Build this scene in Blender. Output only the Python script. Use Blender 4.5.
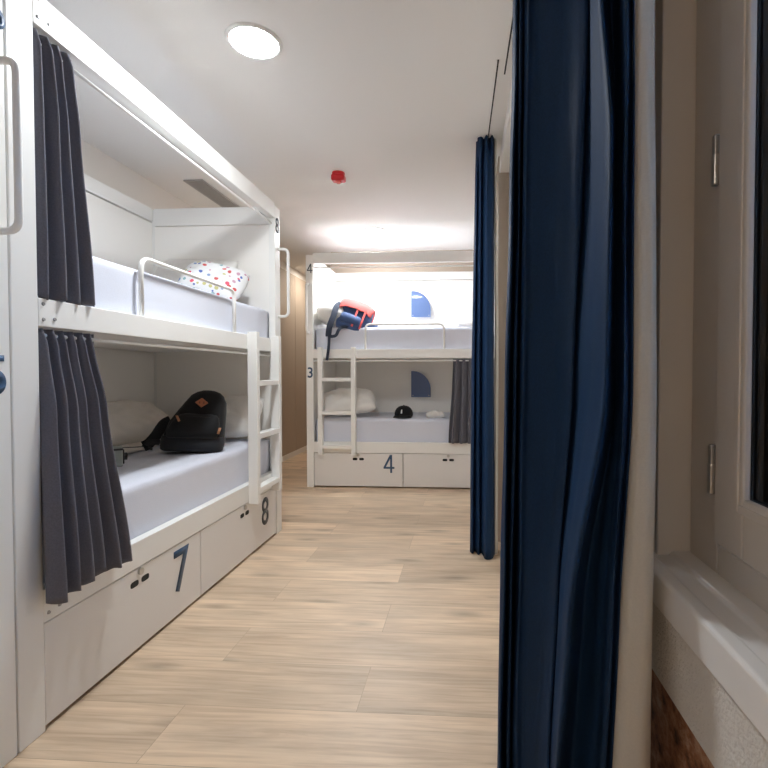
import bpy, bmesh, math, random
from mathutils import Vector, Matrix, noise

for o in list(bpy.data.objects):
    bpy.data.objects.remove(o, do_unlink=True)
S = bpy.context.scene
COL = S.collection
PI = math.pi

# ------------------------------------------------------------------ camera
FPX, CX, CY, VX, VY, CAM_H = 485.0, 436.0, 384.0, 466.0, 373.0, 1.15
yaw = math.atan((VX - CX) / FPX)
pitch = math.atan((CY - VY) / FPX * math.cos(yaw))
cam_data = bpy.data.cameras.new('camera')
cam_data.sensor_width = 36.0
cam_data.sensor_fit = 'HORIZONTAL'
cam_data.lens = FPX / 768.0 * 36.0
cam_data.shift_x = -(CX - 384.0) / 768.0
cam_data.clip_start = 0.02
cam = bpy.data.objects.new('camera', cam_data)
COL.objects.link(cam)
cam.location = (0, 0, CAM_H)
cam.rotation_euler = (PI / 2 - pitch, 0, yaw)
S.camera = cam

# ------------------------------------------------------------------ world, exposure, lamp strength
w = bpy.data.worlds.new('world')
S.world = w
w.use_nodes = True
bg = w.node_tree.nodes['Background']
bg.inputs[0].default_value = (0.48, 0.70, 1.0, 1)
bg.inputs[1].default_value = 4.5
S.view_settings.view_transform = 'Standard'
S.view_settings.look = 'None'
S.view_settings.gamma = 1
S.view_settings.use_curve_mapping = False
S.view_settings.exposure = 0.42
LAMP_STRENGTH = 240.0
S.cycles.max_bounces = 16
S.cycles.diffuse_bounces = 14
LAMP_COLOR = (0.93, 0.97, 1.0)

# ------------------------------------------------------------------ materials
def _nt(name):
    m = bpy.data.materials.new(name)
    m.use_nodes = True
    nt = m.node_tree
    return m, nt, nt.nodes['Principled BSDF']

def mat(name, col, rough=0.5, metal=0.0, bump=0.0, bscale=60.0, var=0.0, vscale=4.0, sheen=0.0, coat=0.0, spec=None):
    m, nt, b = _nt(name)
    b.inputs['Base Color'].default_value = (*col, 1)
    b.inputs['Roughness'].default_value = rough
    b.inputs['Metallic'].default_value = metal
    if spec is not None:
        b.inputs['Specular IOR Level'].default_value = spec
    if sheen:
        b.inputs['Sheen Weight'].default_value = sheen
    if coat:
        b.inputs['Coat Weight'].default_value = coat
    tc = nt.nodes.new('ShaderNodeTexCoord')
    if var:
        n = nt.nodes.new('ShaderNodeTexNoise')
        n.inputs['Scale'].default_value = vscale
        n.inputs['Detail'].default_value = 4
        nt.links.new(tc.outputs['Object'], n.inputs['Vector'])
        r = nt.nodes.new('ShaderNodeValToRGB')
        r.color_ramp.elements[0].position = 0.3
        r.color_ramp.elements[1].position = 0.7
        r.color_ramp.elements[0].color = (*[c * (1 - var) for c in col], 1)
        r.color_ramp.elements[1].color = (*[min(1, c * (1 + var)) for c in col], 1)
        nt.links.new(n.outputs['Fac'], r.inputs['Fac'])
        nt.links.new(r.outputs['Color'], b.inputs['Base Color'])
    if bump:
        n2 = nt.nodes.new('ShaderNodeTexNoise')
        n2.inputs['Scale'].default_value = bscale
        n2.inputs['Detail'].default_value = 5
        nt.links.new(tc.outputs['Object'], n2.inputs['Vector'])
        bp = nt.nodes.new('ShaderNodeBump')
        bp.inputs['Strength'].default_value = bump
        bp.inputs['Distance'].default_value = 0.01
        nt.links.new(n2.outputs['Fac'], bp.inputs['Height'])
        nt.links.new(bp.outputs['Normal'], b.inputs['Normal'])
    return m

def mat_emit(name, col, strength):
    m, nt, b = _nt(name)
    b.inputs['Base Color'].default_value = (0.9, 0.9, 0.9, 1)
    b.inputs['Emission Color'].default_value = (*col, 1)
    b.inputs['Emission Strength'].default_value = strength
    return m

def mat_floor():
    m, nt, b = _nt('oak_planks')
    N, L = nt.nodes, nt.links
    tc = N.new('ShaderNodeTexCoord')
    mp = N.new('ShaderNodeMapping')
    mp.inputs['Location'].default_value = (0.37, 0.185, 0)
    L.new(tc.outputs['Object'], mp.inputs['Vector'])
    br = N.new('ShaderNodeTexBrick')
    br.offset = 0.37
    br.offset_frequency = 2
    br.inputs['Scale'].default_value = 1.0
    br.inputs['Brick Width'].default_value = 1.62
    br.inputs['Row Height'].default_value = 0.255
    br.inputs['Mortar Size'].default_value = 0.0012
    br.inputs['Mortar Smooth'].default_value = 0.3
    br.inputs['Color1'].default_value = (0, 0, 0, 1)
    br.inputs['Color2'].default_value = (1, 1, 1, 1)
    br.inputs['Mortar'].default_value = (0.5, 0.5, 0.5, 1)
    L.new(mp.outputs['Vector'], br.inputs['Vector'])
    # shift the grain from plank to plank
    sep = N.new('ShaderNodeSeparateColor')
    L.new(br.outputs['Color'], sep.inputs['Color'])
    mul = N.new('ShaderNodeMath'); mul.operation = 'MULTIPLY'; mul.inputs[1].default_value = 7.3
    L.new(sep.outputs['Red'], mul.inputs[0])
    cmb = N.new('ShaderNodeCombineXYZ')
    L.new(mul.outputs[0], cmb.inputs['X']); L.new(mul.outputs[0], cmb.inputs['Z'])
    add = N.new('ShaderNodeVectorMath'); add.operation = 'ADD'
    L.new(tc.outputs['Object'], add.inputs[0]); L.new(cmb.outputs[0], add.inputs[1])
    m2 = N.new('ShaderNodeMapping'); m2.inputs['Scale'].default_value = (0.75, 15, 1)
    L.new(add.outputs[0], m2.inputs['Vector'])
    n1 = N.new('ShaderNodeTexNoise'); n1.inputs['Scale'].default_value = 2.4; n1.inputs['Detail'].default_value = 7; n1.inputs['Roughness'].default_value = 0.62
    n1.inputs['Distortion'].default_value = 1.1
    L.new(m2.outputs['Vector'], n1.inputs['Vector'])
    ramp = N.new('ShaderNodeValToRGB')
    e = ramp.color_ramp.elements
    e[0].position = 0.27; e[0].color = (0.50, 0.365, 0.25, 1)
    e[1].position = 0.77; e[1].color = (0.77, 0.62, 0.465, 1)
    k = e.new(0.52); k.color = (0.665, 0.51, 0.36, 1)
    L.new(n1.outputs['Fac'], ramp.inputs['Fac'])
    # broad blotches
    m3 = N.new('ShaderNodeMapping'); m3.inputs['Scale'].default_value = (1.0, 3.2, 1)
    L.new(add.outputs[0], m3.inputs['Vector'])
    n3 = N.new('ShaderNodeTexNoise'); n3.inputs['Scale'].default_value = 2.2; n3.inputs['Detail'].default_value = 3
    L.new(m3.outputs['Vector'], n3.inputs['Vector'])
    mr = N.new('ShaderNodeMapRange'); mr.inputs['From Min'].default_value = 0.3; mr.inputs['From Max'].default_value = 0.7
    mr.inputs['To Min'].default_value = 0.82; mr.inputs['To Max'].default_value = 1.13
    L.new(n3.outputs['Fac'], mr.inputs['Value'])
    mx = N.new('ShaderNodeVectorMath'); mx.operation = 'SCALE'
    L.new(ramp.outputs['Color'], mx.inputs[0]); L.new(mr.outputs['Result'], mx.inputs['Scale'])
    pr = N.new('ShaderNodeMapRange'); pr.inputs['To Min'].default_value = 0.87; pr.inputs['To Max'].default_value = 1.11
    L.new(sep.outputs['Red'], pr.inputs['Value'])
    mx2 = N.new('ShaderNodeVectorMath'); mx2.operation = 'SCALE'
    L.new(mx.outputs['Vector'], mx2.inputs[0]); L.new(pr.outputs['Result'], mx2.inputs['Scale'])
    # knots
    vo = N.new('ShaderNodeTexVoronoi'); vo.voronoi_dimensions = '2D'; vo.inputs['Scale'].default_value = 1.15
    m4 = N.new('ShaderNodeMapping'); m4.inputs['Scale'].default_value = (1.0, 3.0, 1)
    L.new(add.outputs[0], m4.inputs['Vector']); L.new(m4.outputs['Vector'], vo.inputs['Vector'])
    kr = N.new('ShaderNodeMapRange'); kr.inputs['From Min'].default_value = 0.0; kr.inputs['From Max'].default_value = 0.13
    kr.inputs['To Min'].default_value = 0.62; kr.inputs['To Max'].default_value = 1.0
    L.new(vo.outputs['Distance'], kr.inputs['Value'])
    mx3 = N.new('ShaderNodeVectorMath'); mx3.operation = 'SCALE'
    L.new(mx2.outputs['Vector'], mx3.inputs[0]); L.new(kr.outputs['Result'], mx3.inputs['Scale'])
    mix = N.new('ShaderNodeMix'); mix.data_type = 'RGBA'
    mix.inputs['B'].default_value = (0.16, 0.10, 0.06, 1)
    sc = N.new('ShaderNodeMath'); sc.operation = 'MULTIPLY'; sc.inputs[1].default_value = 0.42
    L.new(br.outputs['Fac'], sc.inputs[0])
    L.new(sc.outputs[0], mix.inputs['Factor'])
    L.new(mx3.outputs['Vector'], mix.inputs['A'])
    L.new(mix.outputs['Result'], b.inputs['Base Color'])
    b.inputs['Roughness'].default_value = 0.42
    bp = N.new('ShaderNodeBump'); bp.inputs['Strength'].default_value = 0.12; bp.inputs['Distance'].default_value = 0.004
    L.new(n1.outputs['Fac'], bp.inputs['Height'])
    L.new(bp.outputs['Normal'], b.inputs['Normal'])
    return m

def mat_rust_brick():
    m, nt, b = _nt('rough_brick')
    N, L = nt.nodes, nt.links
    tc = N.new('ShaderNodeTexCoord')
    n = N.new('ShaderNodeTexNoise'); n.inputs['Scale'].default_value = 22; n.inputs['Detail'].default_value = 9; n.inputs['Roughness'].default_value = 0.7
    L.new(tc.outputs['Object'], n.inputs['Vector'])
    r = N.new('ShaderNodeValToRGB'); e = r.color_ramp.elements
    e[0].position = 0.35; e[0].color = (0.055, 0.028, 0.016, 1)
    e[1].position = 0.72; e[1].color = (0.58, 0.42, 0.29, 1)
    k = e.new(0.52); k.color = (0.33, 0.14, 0.065, 1)
    L.new(n.outputs['Fac'], r.inputs['Fac'])
    L.new(r.outputs['Color'], b.inputs['Base Color'])
    b.inputs['Roughness'].default_value = 0.85
    bp = N.new('ShaderNodeBump'); bp.inputs['Strength'].default_value = 0.9; bp.inputs['Distance'].default_value = 0.015
    L.new(n.outputs['Fac'], bp.inputs['Height']); L.new(bp.outputs['Normal'], b.inputs['Normal'])
    return m

def mat_fabric(name, col, rough=0.8, weave=900.0, bump=0.25, var=0.12, sheen=0.2):
    m, nt, b = _nt(name)
    N, L = nt.nodes, nt.links
    tc = N.new('ShaderNodeTexCoord')
    n = N.new('ShaderNodeTexNoise'); n.inputs['Scale'].default_value = weave * 0.25; n.inputs['Detail'].default_value = 3
    L.new(tc.outputs['Object'], n.inputs['Vector'])
    r = N.new('ShaderNodeValToRGB')
    r.color_ramp.elements[0].color = (*[c * (1 - var) for c in col], 1); r.color_ramp.elements[0].position = 0.3
    r.color_ramp.elements[1].color = (*[min(1, c * (1 + var)) for c in col], 1); r.color_ramp.elements[1].position = 0.7
    L.new(n.outputs['Fac'], r.inputs['Fac']); L.new(r.outputs['Color'], b.inputs['Base Color'])
    b.inputs['Roughness'].default_value = rough
    b.inputs['Sheen Weight'].default_value = sheen
    b.inputs['Specular IOR Level'].default_value = 0.15
    n2 = N.new('ShaderNodeTexNoise'); n2.inputs['Scale'].default_value = 9; n2.inputs['Detail'].default_value = 5
    L.new(tc.outputs['Object'], n2.inputs['Vector'])
    bp = N.new('ShaderNodeBump'); bp.inputs['Strength'].default_value = bump; bp.inputs['Distance'].default_value = 0.012
    L.new(n2.outputs['Fac'], bp.inputs['Height']); L.new(bp.outputs['Normal'], b.inputs['Normal'])
    return m

def mat_dots(name):
    m, nt, b = _nt(name)
    N, L = nt.nodes, nt.links
    tc = N.new('ShaderNodeTexCoord')
    v = N.new('ShaderNodeTexVoronoi'); v.inputs['Scale'].default_value = 25
    v.inputs['Randomness'].default_value = 0.75
    L.new(tc.outputs['Object'], v.inputs['Vector'])
    lt = N.new('ShaderNodeMath'); lt.operation = 'LESS_THAN'; lt.inputs[1].default_value = 0.33
    L.new(v.outputs['Distance'], lt.inputs[0])
    sp = N.new('ShaderNodeSeparateColor'); L.new(v.outputs['Color'], sp.inputs['Color'])
    r = N.new('ShaderNodeValToRGB'); r.color_ramp.interpolation = 'CONSTANT'
    cols = [(0.62, 0.10, 0.10), (0.10, 0.16, 0.45), (0.25, 0.42, 0.45), (0.55, 0.33, 0.42), (0.20, 0.30, 0.52), (0.55, 0.52, 0.22), (0.72, 0.10, 0.16)]
    e = r.color_ramp.elements
    e[0].position = 0.0; e[0].color = (*cols[0], 1)
    e[1].position = 1 / 7; e[1].color = (*cols[1], 1)
    for i in range(2, 7):
        k = e.new(i / 7); k.color = (*cols[i], 1)
    L.new(sp.outputs['Red'], r.inputs['Fac'])
    mx = N.new('ShaderNodeMix'); mx.data_type = 'RGBA'
    mx.inputs['A'].default_value = (0.78, 0.79, 0.80, 1)
    L.new(lt.outputs[0], mx.inputs['Factor']); L.new(r.outputs['Color'], mx.inputs['B'])
    L.new(mx.outputs['Result'], b.inputs['Base Color'])
    b.inputs['Roughness'].default_value = 0.8
    return m

def mat_glass(name):
    m, nt, b = _nt(name)
    N, L = nt.nodes, nt.links
    out = N['Material Output']
    g = N.new('ShaderNodeBsdfGlossy'); g.inputs['Roughness'].default_value = 0.01
    t = N.new('ShaderNodeBsdfTransparent'); t.inputs['Color'].default_value = (0.82, 0.88, 0.92, 1)
    f = N.new('ShaderNodeFresnel'); f.inputs['IOR'].default_value = 1.5
    mx = N.new('ShaderNodeMixShader')
    L.new(f.outputs[0], mx.inputs[0]); L.new(t.outputs[0], mx.inputs[1]); L.new(g.outputs[0], mx.inputs[2])
    L.new(mx.outputs[0], out.inputs['Surface'])
    return m

M = {
    'ceiling': mat('ceiling_paint', (0.84, 0.83, 0.81), 0.85, bump=0.05, bscale=180),
    'wall': mat('wall_paint', (0.80, 0.765, 0.72), 0.8, bump=0.06, bscale=150),
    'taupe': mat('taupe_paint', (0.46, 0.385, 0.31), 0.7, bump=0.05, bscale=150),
    'plaster': mat('rough_plaster', (0.66, 0.63, 0.59), 0.9, bump=0.55, bscale=120),
    'brick': mat_rust_brick(),
    'floor': mat_floor(),
    'frame': mat('white_lacquer_metal', (0.84, 0.84, 0.82), 0.38, bump=0.02, bscale=300),
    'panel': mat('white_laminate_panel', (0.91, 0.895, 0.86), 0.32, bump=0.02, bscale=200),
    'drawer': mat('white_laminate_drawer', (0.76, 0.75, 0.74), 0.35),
    'sheet': mat_fabric('lavender_sheet', (0.66, 0.69, 0.785), 0.85, bump=0.18, var=0.04),
    'pillow': mat_fabric('white_pillow_cotton', (0.78, 0.77, 0.745), 0.85, bump=0.35, var=0.03),
    'beige': mat_fabric('ecru_cotton', (0.72, 0.68, 0.62), 0.85, bump=0.35, var=0.04),
    'dots': mat_dots('dotted_cotton'),
    'grey_cloth': mat_fabric('charcoal_cloth', (0.122, 0.122, 0.147), 0.8, bump=0.12),
    'navy': mat_fabric('navy_satin_cloth', (0.010, 0.033, 0.086), 0.6, bump=0.06, sheen=0.0),
    'lining': mat_fabric('pale_lining', (0.58, 0.56, 0.51), 0.85, bump=0.10, var=0.03),
    'num': mat('slate_blue_vinyl', (0.035, 0.085, 0.17), 0.4),
    'num_dark': mat('charcoal_vinyl', (0.06, 0.066, 0.08), 0.4),
    'hole': mat('black_recess', (0.008, 0.008, 0.008), 0.7),
    'steel': mat('brushed_steel', (0.55, 0.54, 0.52), 0.3, 1.0),
    'bolt': mat('grey_bolt', (0.38, 0.38, 0.38), 0.35, 0.8),
    'blue_panel': mat('blue_gloss_panel', (0.085, 0.145, 0.31), 0.28, coat=0.4),
    'red': mat('red_plastic', (0.62, 0.02, 0.03), 0.3),
    'red_lens': mat('red_clear_lens', (0.85, 0.22, 0.20), 0.12),
    'white_plastic': mat('white_plastic', (0.82, 0.82, 0.81), 0.35),
    'vent': mat('grey_grille', (0.42, 0.41, 0.40), 0.5),
    'dark': mat('dark_cavity', (0.04, 0.04, 0.04), 0.8),
    'lamp': mat_emit('lamp_diffuser', LAMP_COLOR, LAMP_STRENGTH),
    'lamp_fill_passage': mat_emit('fill_diffuser_passage', (1.0, 0.89, 0.77), LAMP_STRENGTH * .35),
    'lamp_fill': mat_emit('fill_diffuser_warm', (1.0, 0.89, 0.77), LAMP_STRENGTH * .42),
    'win': mat('cream_window_paint', (0.64, 0.59, 0.535), 0.42, bump=0.03, bscale=90),
    'sill': mat('white_sill_paint', (0.74, 0.72, 0.70), 0.3),
    'glass': mat_glass('window_glass'),
    'gasket': mat('black_rubber_gasket', (0.012, 0.016, 0.022), 0.5),
    'iron': mat('dark_iron', (0.02, 0.025, 0.03), 0.5, 0.4),
    'outside': mat('dim_facade', (0.40, 0.47, 0.54), 0.9, bump=0.3, bscale=20, var=0.3, vscale=3),
    'black_cloth': mat_fabric('black_canvas', (0.013, 0.0135, 0.015), 0.8, bump=0.25, sheen=0.1),
    'black_base': mat_fabric('charcoal_canvas', (0.026, 0.028, 0.033), 0.75, bump=0.25, sheen=0.1),
    'web': mat('black_webbing', (0.012, 0.012, 0.014), 0.8, bump=0.2, bscale=300),
    'leather': mat('tan_leather', (0.34, 0.115, 0.05), 0.6, bump=0.2, bscale=200),
    'leather_dark': mat('tan_leather_stamp', (0.16, 0.05, 0.025), 0.6),
    'brass': mat('aged_brass', (0.36, 0.17, 0.09), 0.45, 0.5),
    'coral': mat_fabric('coral_nylon', (0.72, 0.125, 0.115), 0.6, bump=0.2),
    'navy_nylon': mat_fabric('navy_nylon', (0.055, 0.095, 0.22), 0.6, bump=0.25),
    'navy_web': mat('navy_webbing', (0.022, 0.032, 0.06), 0.75),
    'cam_body': mat('grey_green_plastic', (0.34, 0.37, 0.34), 0.4),
    'cam_dark': mat('black_plastic', (0.015, 0.015, 0.016), 0.35),
    'lens': mat('dark_lens_glass', (0.01, 0.012, 0.02), 0.05, coat=1.0),
    'white_mark': mat('white_print', (0.75, 0.75, 0.75), 0.6),
}

# ------------------------------------------------------------------ mesh helpers
def ident(p):
    return p

def box(bm, x0, x1, y0, y1, z0, z1, f=ident):
    vs = [bm.verts.new(f((x, y, z))) for z in (z0, z1) for y in (y0, y1) for x in (x0, x1)]
    for q in ((0, 2, 3, 1), (4, 5, 7, 6), (0, 1, 5, 4), (1, 3, 7, 5), (3, 2, 6, 7), (2, 0, 4, 6)):
        bm.faces.new([vs[i] for i in q])
    return vs

def fillet(pts, r, n=6):
    pts = [Vector(p) for p in pts]
    out = [pts[0]]
    for i in range(1, len(pts) - 1):
        a, b, c = pts[i - 1], pts[i], pts[i + 1]
        d1, d2 = (a - b).normalized(), (c - b).normalized()
        rr = min(r, (a - b).length * 0.49, (c - b).length * 0.49)
        p1, p2 = b + d1 * rr, b + d2 * rr
        for k in range(n + 1):
            t = k / n
            out.append(p1 * (1 - t) ** 2 + b * 2 * t * (1 - t) + p2 * t * t)
    out.append(pts[-1])
    return out

def sweep(bm, pts, prof, up=Vector((0, 0, 1)), cap=True):
    """sweep a closed 2-D profile [(a,b)] along pts; a goes sideways, b along the frame's other axis"""
    pts = [Vector(p) for p in pts]
    rings = []
    prev = None
    for i, p in enumerate(pts):
        t = (pts[min(i + 1, len(pts) - 1)] - pts[max(i - 1, 0)]).normalized()
        if prev is None:
            u = up if abs(t.dot(up)) < 0.95 else Vector((1, 0, 0))
            s = t.cross(u).normalized()
        else:
            s = (prev - t * prev.dot(t)).normalized()
        prev = s
        n = s.cross(t).normalized()
        rings.append([bm.verts.new(p + s * a + n * b) for a, b in prof])
    k = len(prof)
    for i in range(len(rings) - 1):
        for j in range(k):
            bm.faces.new((rings[i][j], rings[i][(j + 1) % k], rings[i + 1][(j + 1) % k], rings[i + 1][j]))
    if cap:
        bm.faces.new(list(reversed(rings[0])))
        bm.faces.new(rings[-1])

def circle(r, n=12):
    return [(r * math.cos(2 * PI * i / n), r * math.sin(2 * PI * i / n)) for i in range(n)]

def tube(bm, pts, r, n=12):
    sweep(bm, pts, circle(r, n))

def strap_prof(wd, th):
    return [(-wd / 2, -th / 2), (wd / 2, -th / 2), (wd / 2, th / 2), (-wd / 2, th / 2)]

def lathe(bm, prof, axis_pt=(0, 0, 0), n=32, tf=ident):
    rings = []
    for r, z in prof:
        rings.append([bm.verts.new(tf((axis_pt[0] + r * math.cos(2 * PI * i / n), axis_pt[1] + r * math.sin(2 * PI * i / n), axis_pt[2] + z))) for i in range(n)])
    for a, b in zip(rings, rings[1:]):
        for i in range(n):
            bm.faces.new((a[i], a[(i + 1) % n], b[(i + 1) % n], b[i]))
    bm.faces.new(list(reversed(rings[0])))
    bm.faces.new(rings[-1])

def prism(bm, poly, fn, d0, d1):
    """poly of (a,b); fn(a,b,d) -> xyz"""
    lo = [bm.verts.new(fn(a, b, d0)) for a, b in poly]
    hi = [bm.verts.new(fn(a, b, d1)) for a, b in poly]
    n = len(poly)
    bm.faces.new(lo); bm.faces.new(list(reversed(hi)))
    for i in range(n):
        bm.faces.new((lo[i], hi[i], hi[(i + 1) % n], lo[(i + 1) % n]))

def link(name, bm, m, parent=None, loc=(0, 0, 0), smooth=False, bevel=0.0, seg=2, solid=0.0, sub=0):
    bmesh.ops.recalc_face_normals(bm, faces=bm.faces)
    me = bpy.data.meshes.new(name)
    bm.to_mesh(me); bm.free()
    me.materials.append(m)
    if smooth:
        for p in me.polygons:
            p.use_smooth = True
    o = bpy.data.objects.new(name, me)
    COL.objects.link(o)
    o.location = loc
    if parent is not None:
        o.parent = parent
    if solid:
        md = o.modifiers.new('solid', 'SOLIDIFY'); md.thickness = solid; md.offset = 0
    if bevel:
        md = o.modifiers.new('bevel', 'BEVEL'); md.width = bevel; md.segments = seg; md.limit_method = 'ANGLE'; md.angle_limit = math.radians(40)
    if sub:
        md = o.modifiers.new('sub', 'SUBSURF'); md.levels = sub; md.render_levels = sub
    return o

def tag(o, label, cat, group=None):
    o['label'] = label; o['category'] = cat
    if group:
        o['group'] = group
    return o

def root(name, loc, label, cat, group=None):
    o = bpy.data.objects.new(name, None)
    o.empty_display_size = 0.1
    COL.objects.link(o)
    o.location = loc
    return tag(o, label, cat, group)

def struct(name, bm, m, **k):
    o = link(name, bm, m, **k)
    o['kind'] = 'structure'
    return o

def rel(*a):
    bm = bmesh.new(); box(bm, *a); return bm

def four_mesh(name, h, m, parent, pos, right, up, th=0.0025):
    """an open-armed figure four: stem, crossbar and slanted arm"""
    R, U, P0 = Vector(right), Vector(up), Vector(pos)
    nrm = R.cross(U).normalized()
    g = lambda a, b, d: P0 + R * (a * h) + U * (b * h) + nrm * d
    bm = bmesh.new()
    for poly, dz in (([(.06, -.5), (.17, -.5), (.17, .5), (.06, .5)], 0), ([(-.31, -.27), (.30, -.27), (.30, -.165), (-.31, -.165)], .0002), ([(-.31, -.19), (-.19, -.19), (.17, .5), (.04, .5)], .0004)):
        prism(bm, poly, g, 0, th + dz)
    return link(name, bm, m, parent)

def text_mesh(name, s, h, m, parent, pos, right, up, th=0.0025):
    if s == '4':
        return four_mesh(name, h, m, parent, pos, right, up, th)
    """flat characters of height h centred on pos; right / up are world directions"""
    c = bpy.data.curves.new(name, 'FONT')
    c.body = s; c.size = 1.0; c.extrude = 0.0
    c.offset = 0.010
    t = bpy.data.objects.new(name + '_tmp', c)
    COL.objects.link(t)
    dg = bpy.context.evaluated_depsgraph_get()
    me0 = bpy.data.meshes.new_from_object(t.evaluated_get(dg))
    bpy.data.objects.remove(t, do_unlink=True)
    xs = [v.co.x for v in me0.vertices]; ys = [v.co.y for v in me0.vertices]
    cx, cy = (min(xs) + max(xs)) / 2, (min(ys) + max(ys)) / 2
    k = h / (max(ys) - min(ys))
    R, U = Vector(right), Vector(up)
    for v in me0.vertices:
        x, y = (v.co.x - cx) * k * 0.92, (v.co.y - cy) * k
        v.co = Vector(pos) + R * x + U * y
    bm = bmesh.new(); bm.from_mesh(me0)
    bpy.data.meshes.remove(me0)
    nrm = R.cross(U).normalized()
    r = bmesh.ops.extrude_face_region(bm, geom=bm.faces[:])
    for g in r['geom']:
        if isinstance(g, bmesh.types.BMVert):
            g.co += nrm * th
    return link(name, bm, m, parent)

# ------------------------------------------------------------------ room shell
XL, XR = -2.38, 0.42
YB, YF, YP = 7.4, -3.0, 5.76
H = 2.60
struct('floor', rel(XL - .1, XR + .3, YF - .1, YB + .1, -0.08, 0.0), M['floor'])
struct('ceiling', rel(XL - .1, XR + .3, YF - .1, YB + .1, H, H + 0.08), M['ceiling'])
bm = bmesh.new()
box(bm, XL - .1, XL, YF - .1, YB + .1, 0, H)
struct('wall_left', bm, M['wall'])
struct('wall_back', rel(XL, XR + .3, YB, YB + .1, 0, H), M['wall'])
struct('wall_front', rel(XL, XR + .3, YF - .1, YF, 0, H), M['wall'])
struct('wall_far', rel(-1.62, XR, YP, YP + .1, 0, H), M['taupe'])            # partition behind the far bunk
struct('baseboard_left', rel(XL, XL + .012, 3.6, YB, 0, .07), M['frame'])
# boarding joints on the far stretch of the left wall
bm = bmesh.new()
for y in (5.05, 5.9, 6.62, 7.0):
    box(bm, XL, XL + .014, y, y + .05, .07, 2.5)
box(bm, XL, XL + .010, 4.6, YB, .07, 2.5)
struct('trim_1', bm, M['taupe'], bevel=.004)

# right wall with the window opening
WY0, WY1, WZ0, WZ1 = -0.45, 1.17, 0.70, 2.45
XW = 0.40
bm = bmesh.new()
box(bm, XW, XW + .3, WY1, YB, 0.0, H)
box(bm, XW, XW + .3, YF, WY0, 0.0, H)
box(bm, XW, XW + .3, WY0, WY1, WZ1, H)
struct('wall_right', bm, M['wall'])
struct('wall_under_window', rel(XW, XW + .3, WY0, WY1, 0.515, 0.68), M['plaster'])
struct('trim_2', rel(XW + .018, XW + .3, WY0, WY1, 0.0, 0.515), M['brick'])
# pier and boxed soffit by the far curtain
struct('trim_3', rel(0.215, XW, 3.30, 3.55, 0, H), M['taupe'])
bm = bmesh.new()
box(bm, 0.222, XW, 1.6, 3.30, 2.49, H)
struct('trim_4', bm, M['frame'], bevel=.003)

# window
win = bpy.data.objects.new('window_1', None); COL.objects.link(win); win.location = (0.51, 0.4, 0.72); win['kind'] = 'structure'
def wl(name, m, boxes, bevel=.004, parent=win, **k):
    bm = bmesh.new()
    for b in boxes:
        box(bm, b[0] - .51, b[1] - .51, b[2] - .4, b[3] - .4, b[4] - .72, b[5] - .72)
    return link(name, bm, m, parent, bevel=bevel, **k)
wl('jamb', M['win'], [(0.435, 0.62, 1.125, WY1, 0.715, WZ1), (0.435, 0.62, WY0, WY0 + .045, 0.715, WZ1), (0.435, 0.62, WY0 + .045, 1.125, WZ1 - .05, WZ1)])
FY0, FY1 = -0.30, 1.005
wl('fixed_frame', M['win'], [(0.507, 0.60, FY1, 1.125, 0.725, 2.40), (0.507, 0.60, WY0 + .045, FY0, 0.725, 2.40),
                             (0.507, 0.60, FY0, FY1, 0.725, 0.805), (0.507, 0.60, FY0, FY1, 2.34, 2.40)])
GY0, GY1, GZ0, GZ1 = FY0 + .115, 0.902, 0.922, 2.235
def ring(name, m, x0, x1, o, iy0, iy1, iz0, iz1, w_, bevel):
    return wl(name, m, [(x0, x1, iy1, iy1 + w_, iz0 - w_, iz1 + w_), (x0, x1, iy0 - w_, iy0, iz0 - w_, iz1 + w_),
                        (x0, x1, iy0, iy1, iz0 - w_, iz0), (x0, x1, iy0, iy1, iz1, iz1 + w_)], bevel=bevel)
wl('sash', M['win'], [(0.498, 0.513, GY1, FY1 - .003, 0.81, 2.335), (0.498, 0.513, FY0 + .003, GY0, 0.81, 2.335),
                      (0.498, 0.513, GY0, GY1, 0.81, GZ0), (0.498, 0.513, GY0, GY1, GZ1, 2.335)], bevel=.004)
ring('glazing_bead', M['win'], 0.4955, 0.5005, 0, GY0 - .012, GY1 + .012, GZ0 - .012, GZ1 + .012, .016, .003)
ring('gasket', M['gasket'], 0.513, 0.517, 0, GY0, GY1, GZ0, GZ1, .06, 0)
ring('spacer', M['iron'], 0.5185, 0.5235, 0, GY0 + .001, GY1 - .001, GZ0 + .001, GZ1 - .001, .06, 0)
ring('outer_gasket', M['gasket'], 0.5255, 0.529, 0, GY0 + .000, GY1 - .000, GZ0 + .000, GZ1 - .000, .06, 0)
ring('outer_sash', M['win'], 0.529, 0.560, 0, GY0 - .035, GY1 + .035, GZ0 - .035, GZ1 + .035, .045, .003)
wl('pane', M['glass'], [(0.5170, 0.5185, GY0 - .03, GY1 + .03, GZ0 - .03, GZ1 + .03)], bevel=0)
wl('pane', M['glass'], [(0.5235, 0.5255, GY0 - .03, GY1 + .03, GZ0 - .03, GZ1 + .03)], bevel=0)
for zc in (0.956, 1.573):
    h = wl('hinge', M['bolt'], [(0.490, 0.502, FY1 - .003, FY1 + .009, zc - .05, zc + .05)], bevel=.003)
    wl('hinge_cap', M['steel'], [(0.489, 0.5005, FY1 - .0045, FY1 + .0105, zc - .05, zc + .012)], bevel=.003, parent=win)
# stepped sill and apron
bm = bmesh.new()
prof = [(0.385, 0.677), (0.385, 0.741), (0.390, 0.746), (0.416, 0.746), (0.424, 0.736), (0.462, 0.737), (0.468, 0.745), (0.60, 0.746), (0.60, 0.677)]
prism(bm, [(x - .51, z - .72) for x, z in prof], lambda a_, b_, d_: (a_, d_, b_), WY0 - .4, WY1 - .4)
link('sill', bm, M['sill'], win, bevel=.003)

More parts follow.
